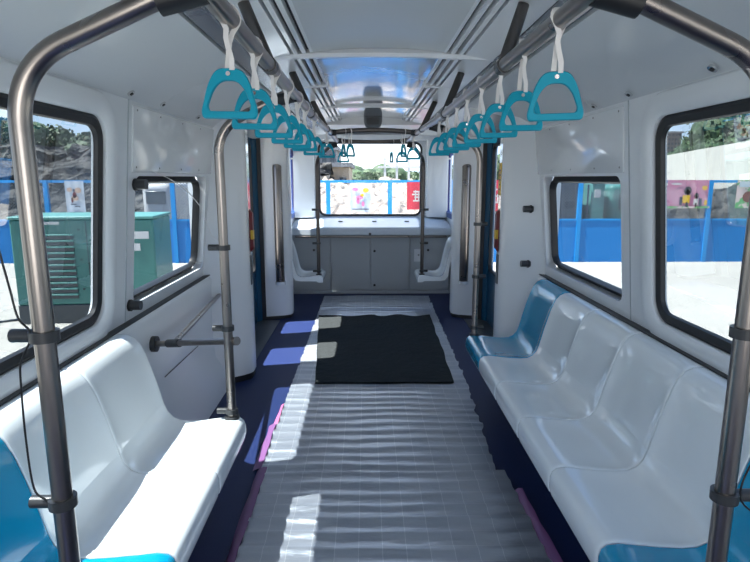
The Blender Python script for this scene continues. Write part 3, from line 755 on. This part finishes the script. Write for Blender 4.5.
tape([(-.62, 1.2), (-.625, 2.75)], .055, 'tape', 'purple tape strip along the left edge of the near foil sheet')
tape([(-.655, 2.75), (-.66, 3.3)], .045, 'tape', 'purple tape strip beside the sunlit patch on the left edge of the long foil', .022)
tape([(-.645, 3.3), (-.645, 3.62)], .028, 'pinktape', 'short pink tape piece at the left edge of the foil by the sun patch', .022)
tape([(.715, 1.2), (.685, 2.52)], .05, 'tape', 'purple tape strip along the right edge of the near foil sheet')
# black felt blanket
g = MB(); nx, ny = 60, 80
top = []; 
for layer in (0, 1):
    L = []
    for i in range(ny + 1):
        v = i / ny; row = []
        for k in range(nx + 1):
            u = k / nx
            xl = -.455 - .145 * v; xr = .60 + .055 * v
            xl += .010 * noise.noise(Vector((0, v * 6, 9))); xr += .012 * noise.noise(Vector((3, v * 7, 9)))
            yb = 3.99 + .012 * noise.noise(Vector((u * 5, 0, 2))); yt = 6.08 + .06 * noise.noise(Vector((u * 5.5, 7, 2))) + (.04 * math.sin(u * 20) if u > .5 else 0)
            x = xl + (xr - xl) * u; y = yb + (yt - yb) * v
            z = .030 + .006 * noise.noise(Vector((x * 4, y * 4, 0)))
            if layer: z = .020
            row.append((x, y, z))
        L.append(row)
    g.loft(L, close=False)
bmesh.ops.remove_doubles(g.b, verts=g.b.verts, dist=1e-5)
o = g.build('felt_blanket', 'felt'); tag(o, 'black felt blanket with wavy far edge lying on the silver foil', 'blanket')

# ------------------------------------------------------------------ outside
GZ = -.87
mb = MB(); mb.bb(-90, 90, -40, 160, GZ - .2, GZ)
struct('ground', mb, 'ground', 'sunlit pale concrete yard outside the windows', 'ground')
# fence panels
posts = [aty(u, 181, 16).x for u in (45, 108.5, 172, 230, 279, 328)]
p_r = aty(390, 181, 16).x; st = (aty(581, 181, 16).x - p_r) / 3
posts = [posts[0] - 1.82 * k for k in (2, 1)] + posts + [p_r + st * k for k in range(0, 4)]
st2 = (aty(711, 181, 16).x - aty(581, 181, 16).x) / 2
posts += [aty(581, 181, 16).x + st2 * k for k in range(1, 6)]
for i in range(len(posts) - 1):
    a, b = posts[i], posts[i + 1]
    side = 'seen through left windows' if b < -2 else ('seen through rear window' if b < 2.2 else 'seen through right windows')
    nth = sum(1 for q in range(i) if (posts[q + 1] < -2, posts[q + 1] < 2.2) == (b < -2, b < 2.2))
    t = thing('fence_panel', ((a + b) / 2, 16, GZ), 'blue fence panel, mesh over solid sheet, %s from left of those %s' % ((['first'] + ORD[1:])[nth], side), 'fence', 'blue fence panels ' + side)
    MB().bb(a + .03, b - .03, 15.99, 16.01, GZ, .36).build('solid_panel', 'fblue', t)
    g = MB(); g.bb(a + .03, b - .03, 15.97, 16.03, .34, .39); g.bb(a, b, 15.97, 16.03, 1.42, 1.49); g.build('frame', 'fblue2', t)
    g = MB(); g.poly([(a, 16.0, .38), (b, 16.0, .38), (b, 16.0, 1.43), (a, 16.0, 1.43)]); g.build('mesh_screen', 'mesh', t)
    MB().bb(b - .06, b + .06, 15.95, 16.05, GZ, 1.49).build('post', 'fblue2', t)

def poster(u0, v0, u1, v1, y, m, label, figs):
    a = aty(u0, v0, y); b = aty(u1, v1, y)
    t = thing('poster', ((a.x + b.x) / 2, y, b.z), label, 'poster')
    g = MB(); n = 12; L = []
    for j in range(2):
        L += [[(a.x + (b.x - a.x) * k / n, y + j * .006 + .004 * math.sin(k * 1.3), z) for k in range(n + 1)] for z in ((a.z, b.z) if j == 0 else (b.z, a.z))]
    g.loft(L, close=False, wrap=True); sh = g.build('sheet', m, t)
    for nm, mm, parts in figs:
        g = MB()
        for kk, cx, cy, w, h in parts:
            X = a.x + (b.x - a.x) * cx; Z = a.z + (b.z - a.z) * cy; ww = (b.x - a.x) * w; hh = (a.z - b.z) * h
            if kk == 'o': g.loft([[(X + ww / 2 * math.cos(q), y - dd, Z + hh / 2 * math.sin(q)) for q in [2 * PI * i / 16 for i in range(16)]] for dd in (.014, .018)], cap=True)
            else: g.bb(X - ww / 2, X + ww / 2, y - .018, y - .014, Z - hh / 2, Z + hh / 2)
        g.build(nm, mm, sh)
    return t
poster(350, 183, 371, 212, 15.962, 'postwhite', 'white poster with orange splashes on the fence in the rear window',
       [('print', 'pinktape', [('o', .25, .22, .3, .12), ('o', .45, .5, .35, .14), ('o', .38, .62, .16, .2), ('o', .62, .72, .14, .18)]), ('print', 'yellow', [('o', .75, .25, .3, .16), ('o', .58, .42, .18, .12)]), ('print', 'darkblue', [('b', .5, .9, .8, .03)])])
poster(407, 182, 428, 209.5, 15.962, 'postred', 'red banner with white strokes at the right of the rear window',
       [('lettering', 'white', [('b', .45, .35, .3, .05), ('b', .42, .45, .36, .05), ('b', .48, .55, .25, .05), ('b', .40, .5, .05, .4), ('b', .55, .52, .05, .35), ('b', .47, .68, .36, .05)])])
poster(64, 181, 86, 212, 15.962, 'postwhite', 'pale blue poster with small painted figure on the fence left of the generator',
       [('print', 'skin', [('o', .25, .28, .3, .14), ('o', .7, .3, .34, .18), ('o', .5, .55, .4, .16)]), ('print', 'red', [('o', .5, .45, .2, .2), ('o', .35, .62, .1, .16)]), ('print', 'darkblue', [('b', .4, .75, .3, .04), ('b', .6, .82, .3, .04), ('o', .48, .3, .12, .1)])])
poster(668, 180, 709, 208, 15.962, 'pink', 'pink poster with three painted children seen through the near right window',
       [('print', 'win', [('o', .47, .38, .17, .30), ('o', .68, .56, .10, .2), ('b', .47, .88, .05, .2), ('b', .68, .9, .04, .15)]), ('print', 'yellow', [('b', .45, .68, .16, .28), ('o', .85, .28, .12, .16), ('o', .90, .8, .06, .2)]),
        ('print', 'white', [('o', .2, .14, .25, .08), ('b', .67, .78, .10, .22)]), ('print', 'skin', [('o', .47, .43, .10, .18), ('o', .68, .60, .06, .12)]), ('print', 'green', [('b', .5, .97, 1.0, .08)]), ('print', 'darkblue', [('b', .33, .75, .06, .3), ('b', .78, .8, .06, .3)])])
poster(738, 180, 775, 208, 15.962, 'green', 'green and cream poster at the right edge of the near right window',
       [('print', 'postwhite', [('b', .3, .15, .5, .2)]), ('print', 'red', [('o', .3, .6, .3, .4)])])
poster(486, 180, 503, 211, 15.962, 'postred', 'dark red banner with white curl seen through the right door window',
       [('lettering', 'white', [('b', .3, .4, .08, .5), ('b', .5, .30, .3, .05), ('b', .5, .52, .3, .05), ('b', .5, .72, .3, .05), ('b', .66, .6, .06, .3)])])
poster(233, 182, 252, 209, 15.962, 'postred', 'red banner with dark strokes seen through the left door window',
       [('lettering', 'win', [('b', .4, .3, .06, .3), ('b', .5, .4, .25, .05), ('b', .5, .6, .3, .05), ('b', .6, .75, .06, .25)])])

# generator
t = thing('generator', (-4.6, 9.8, GZ), 'teal generator cabinet with louvred vent standing outside the left windows', 'generator')
o_ = Vector((-4.6, 9.25, 0)); rot = Matrix.Rotation(0.10, 4, 'Z')
def gb(x0, x1, y0, y1, z0, z1, nm, m, par, bev=.01):
    g = MB(); g.bb(x0, x1, y0, y1, z0, z1); bmesh.ops.transform(g.b, matrix=Matrix.Translation(o_) @ rot, verts=g.b.verts); return g.build(nm, m, par, bevel=bev)
gb(-1.28, .98, 0, 1.15, GZ, -.55, 'base', 'win', t)
body = gb(-1.28, .98, 0, 1.15, -.55, .88, 'housing', 'teal', t, .03)
gb(-1.30, 1.0, -.02, 1.17, .88, .93, 'lid', 'teal_l', t, .015)
for k in range(11): gb(-.95, -.30, -.02, .01, -.44 + k * .1, -.385 + k * .1, 'louvre', 'win', body, 0); gb(-.95, -.30, -.035, .0, -.385 + k * .1, -.36 + k * .1, 'louvre_blade', 'teal_l', body, .004)
gb(-.10, -.085, -.006, .01, -.5, .86, 'seam', 'win', body, 0)
for z in (-.3, .2, .7): gb(-.22, -.19, -.02, .01, z, z + .03, 'bolt', 'win', body, 0)
gb(-.9, -.5, -.012, .01, .80, .845, 'plate', 'white', body, .003)
for a_, b_, c_ in ((.55, .9, .55), (.6, .75, .35)): gb(a_, b_, -.012, .01, c_, c_ + .12, 'sticker', 'white', body, .003)
gb(.15, .19, -.05, .01, -.1, .1, 'latch', 'win', body, .004)
o = MB().tube([(-9, 8.0, GZ + .02), (-7.6, 8.4, GZ + .02), (-6.6, 9.0, GZ + .02), (-5.9, 9.5, GZ + .02)], .02, 8).build('power_cable', 'win'); tag(o, 'dark power cable on the ground by the generator', 'cable')

# hillside
g = MB(); L = []
for i in range(60):
    row = []
    for j in range(90):
        x = -48 + 46 * j / 89; v = i / 59
        hgt = 1.9 + 1.5 * min(1, max(0, (-x - 2) / 16)); hgt += .5 * noise.noise(Vector((x * .3, 1, 0)))
        z = GZ - .1 + (hgt - GZ) * min(1, v * 1.5) + .9 * noise.noise(Vector((x * .5, v * 9, 0))) * v + .5 * noise.noise(Vector((x * 1.6, v * 22, 4))) * min(1, v * 3)
        y = 21 + 16 * v + 1.8 * noise.noise(Vector((x * .45, v * 8, 2))) + .9 * noise.noise(Vector((x * 1.5, v * 22, 7)))
        row.append((x, y, z))
    L.append(row)
g.loft(L, close=False); o = g.build('hillside', 'rock', smooth=False)
tag(o, 'grey rocky hillside rising behind the fence on the left', 'hillside', kind='structure')

def tree(x, y, zb, zt, w_, label, group, seed, squash=1.0):
    rnd = random.Random(seed); t = thing('tree', (x, y, zb), label, 'tree', group)
    MB().tube([(x, y, zb), (x + .1, y, zb + (zt - zb) * .3), (x, y, zb + (zt - zb) * .6)], max(.06, w_ * .04), 8).build('trunk', 'trunk', t)
    g = MB(); h = zt - zb
    bl = [(x + rnd.uniform(-.32, .32) * w_, y + rnd.uniform(-.25, .25) * w_, zb + h * rnd.uniform(.38, .80), rnd.uniform(.16, .28) * w_) for _ in range(9)] + [(x, y, zt - .22 * w_, .22 * w_)]
    for bx, by, bz, br in bl:
        for _ in range(620):
            d = Vector((rnd.gauss(0, 1), rnd.gauss(0, 1), rnd.gauss(0, 1))).normalized() * br * rnd.uniform(.6, 1.08)
            p = Vector((bx, by, min(bz + d.z * squash, zt))) + Vector((d.x, d.y, 0))
            sz = .024 * w_ * rnd.uniform(.6, 1.2); a = Vector((rnd.gauss(0, 1), rnd.gauss(0, 1), rnd.gauss(0, 1))).normalized() * sz; b = a.orthogonal().normalized() * sz * .8
            g.poly([p - a, p - b, p + a, p + b])
        r = bmesh.ops.create_icosphere(g.b, subdivisions=2, radius=br * .85); bmesh.ops.translate(g.b, vec=(bx, by, bz), verts=r['verts'])
    g.build('foliage', 'leaf', t); return t
def hz(x): return 1.9 + 1.5 * min(1, max(0, (-x - 2) / 16))
for i, x in enumerate((-36, -33.5, -31, -28.8, -26.5, -24.4, -22.2, -20, -18, -16)):
    tree(x, 33.5, hz(x) - 2.0, hz(x) + 1.35 + (.5, -.2, .3, 0, -.3, .2, .1, -.4, -.2, -.5)[i], 4.6, 'dark green tree on the ridge of the rocky hillside, %s from the left' % (ORD + ['tenth'])[i].replace('nearest', 'first'), 'trees on the left ridge', 20 + i)
for i, (u, vt, y, w_) in enumerate(((688, 137, 48, 2.2), (697, 127, 50, 2.0), (685, 143, 42, 2.4), (707, 138, 44, 2.6), (722, 114, 46, 3.8), (738, 108, 45, 4.6), (755, 112, 44, 8), (706, 142, 40, 4), (772, 110, 43, 8))):
    p = aty(u, vt, y); tree(p.x, y, GZ, p.z, w_ * 1.1, ['small round tree beside the brown block above the concrete wall', 'pointed dark tree over the left part of the concrete wall', 'low tree just right of the brown block', 'middling tree between the pointed and the tallest tree', 'tall broad tree with the highest left crown above the concrete wall', 'tallest broad tree at the right edge of the near right window', 'broad tree cut by the right picture edge', 'lowest tree close behind the concrete wall', 'broad tree beyond the right picture edge'][i], 'trees behind the right concrete wall', 60 + i)
for i, (u, vt, y, w_) in enumerate(((385, 173, 60, 6), (362, 172, 62, 6), (400, 172, 66, 7), (345, 173, 58, 6))):
    p = aty(u, vt, y); tree(p.x, y, GZ, p.z, w_, 'hazy distant green tree in the rear window, %s' % ['behind the thick fence post', 'left of centre', 'behind the pale steel frame', 'beside the grey building'][i], 'distant trees behind the rear window', 80 + i)
for i, (u, vt, y) in enumerate(((541, 168, 40), (487, 158, 38), (497, 160, 40))):
    p = aty(u, vt, y); tree(p.x, y, GZ, p.z, 6, 'green tree beyond the fence past the right doorway, %s' % ['farthest right', 'left one of three', 'middle one of three'][i], 'trees past the right doorway', 90 + i)

# concrete wall on the right
a = aty(750, 137, 25); b = aty(662, 155, 43); dv = (Vector((b.x, b.y, 0)) - Vector((a.x, a.y, 0)))
A_ = Vector((a.x, a.y, 0)) - dv * .9; B_ = Vector((b.x, b.y, 0)) + dv * .35
g = MB(); nv = Vector((dv.y, -dv.x, 0)).normalized() * .5
g.loft([[A_, A_ + nv, B_ + nv, B_], [p + Vector((0, 0, 0)) for p in (A_, A_ + nv, B_ + nv, B_)]], cap=True) if False else g.prism([(p.x, p.y) for p in (A_, A_ + nv, B_ + nv, B_)], GZ, (a.z + b.z) / 2 - .12)
struct('retaining_wall', g, 'concrete', 'long pale concrete wall behind the fence on the right', 'wall')

# buildings
def building(u0, u1, vt, y, dep, m, label, rows, cols, cat='building', vb=None, name='building'):
    a = aty(u0, vt, y); b = aty(u1, vt, y)
    t = thing(name, ((a.x + b.x) / 2, y, GZ), label, cat)
    bd = MB().bb(a.x, b.x, y, y + dep, GZ, a.z).build('wall', m, t)
    for r in range(rows):
        for c in range(cols):
            wx0 = a.x + (b.x - a.x) * (c + .22) / cols; wx1 = a.x + (b.x - a.x) * (c + .78) / cols
            hh = (a.z - GZ) / rows; z0 = GZ + hh * (r + .3)
            MB().bb(wx0, wx1, y - .12, y + .02, z0, z0 + hh * .5).build('window', 'win', bd)
    MB().bb(a.x - .2, b.x + .2, y - .2, y + dep + .2, a.z, a.z + .25).build('roof', 'grey', t)
    return t
building(668, 682, 133, 90, 8, 'brown', 'tall brown apartment block above the concrete wall on the right', 14, 4)
building(300, 349, 167, 34, 8, 'beige', 'beige clad workshop behind the fence at the left of the rear window', 1, 4)
building(296, 336, 150, 40, 8, 'grey', 'grey taller building behind the beige workshop in the rear window', 3, 5)
# steel frame
t = thing('steel_frame', (4, 30, GZ), 'thin pale steel frame standing beyond the fence in the rear window', 'frame')
for u in (385, 397, 409, 421):
    p = aty(u, 158, 30); MB().bb(p.x - .06, p.x + .06, 30, 30.1, GZ, p.z).build('column', 'white', t)
a = aty(378, 168, 30); b = aty(428, 168, 30); MB().bb(a.x, b.x, 29.98, 30.1, a.z, a.z + .1).build('beam', 'white', t)
# rubble bank
g = MB(); L = []
for i in range(26):
    row = []
    for j in range(120):
        x = -3.2 + 5.8 * j / 119; v = i / 25
        z = GZ - .1 + 2.3 * math.sin(v * PI * .55) + .55 * noise.noise(Vector((x * .9, v * 5, 3))) * v + .3 * noise.noise(Vector((x * 3, v * 14, 3))) * v
        row.append((x, 18.2 + 6 * v, z + (.0)))
    L.append(row)
g.loft(L, close=False); o = g.build('rubble_bank', 'rubble', smooth=False); tag(o, 'bank of pale rubble right behind the fence in the rear window', 'rubble', kind='structure')
g = MB(); L = []
for i in range(26):
    row = []
    for j in range(120):
        x = 2.4 + 20 * j / 119; v = i / 25
        row.append((x, 20.2 + 3 * v, GZ - .1 + 2.05 * math.sin(v * PI * .55) + .5 * noise.noise(Vector((x * .9, v * 5, 8))) * v + .3 * noise.noise(Vector((x * 3, v * 14, 8))) * v))
    L.append(row)
g.loft(L, close=False); o = g.build('earth_bank', 'rock', smooth=False); tag(o, 'dark earth and rock bank behind the fence on the right', 'bank', kind='structure')
# container, portable cabin, white truck behind the fence
t = thing('shipping_container', (5.4, 17.6, GZ), 'dark blue grey container behind the mesh fence in the low right window', 'container')
a = aty(552, 184, 17.4); b = aty(580, 184, 17.4)
bd = MB().bb(a.x - .6, b.x, 17.4, 19.4, GZ, 1.45).build('body', 'darkblue', t, bevel=.02)
g = MB()
for k in range(9): g.bb(a.x - .4 + k * .19, a.x - .35 + k * .19, 17.37, 17.4, GZ + .1, 1.35)
g.build('ribs', 'darkblue', bd)
t = thing('portable_toilet', (7.2, 17.6, GZ), 'teal portable cabin behind the mesh fence in the low right window', 'cabin')
a = aty(592, 184, 17.4); b = aty(606, 184, 17.4)
bd = MB().bb(a.x, b.x, 17.4, 18.1, GZ, 1.40).build('body', 'teal_l', t, bevel=.05); MB().bb(a.x + .1, b.x - .15, 17.37, 17.4, .95, 1.2).build('sign', 'white', bd)
g = MB(); g.loft([[(a.x + (b.x - a.x) * k / 8, yy, 1.40 + .14 * math.sin(PI * k / 8)) for k in range(9)] for yy in (17.38, 18.12)], close=True, cap=True); g.build('roof', 'teal', t)
t = thing('dark_van', (8.9, 17.8, GZ), 'dark green parked van behind the mesh fence right of the teal cabin', 'van')
a = aty(610, 186, 17.6); b = aty(650, 186, 17.6)
bd = MB().bb(a.x, b.x, 17.6, 19.6, GZ + .35, 1.35).build('body', 'teal', t, bevel=.15, seg=3); MB().bb(a.x + .3, b.x - .3, 17.56, 17.62, .55, 1.05).build('windows', 'win', bd, bevel=.01)
for x in (a.x + .4, b.x - .4): MB().cyl((x, 17.65, GZ + .32), (x, 17.9, GZ + .32), .32, 20).build('wheel', 'win', t)
t = thing('white_truck', (-7, 17.6, GZ), 'white truck cab behind the fence above the generator in the low left window', 'truck')
a = aty(140, 184, 17.4); b = aty(170, 184, 17.4)
bd = MB().bb(a.x, b.x, 17.4, 19.4, GZ + .6, 1.42).build('cab', 'white', t, bevel=.2, seg=3)
MB().bb(a.x + .15, b.x - .15, 17.36, 17.42, .75, 1.15).build('windscreen', 'win', bd, bevel=.03)
MB().bb(a.x + .1, b.x - .1, 17.42, 19.3, GZ + .3, GZ + .6).build('chassis', 'win', t)
for x in (a.x + .3, b.x - .3): MB().cyl((x, 17.5, GZ + .4), (x, 17.8, GZ + .4), .4, 20).build('wheel', 'win', t)
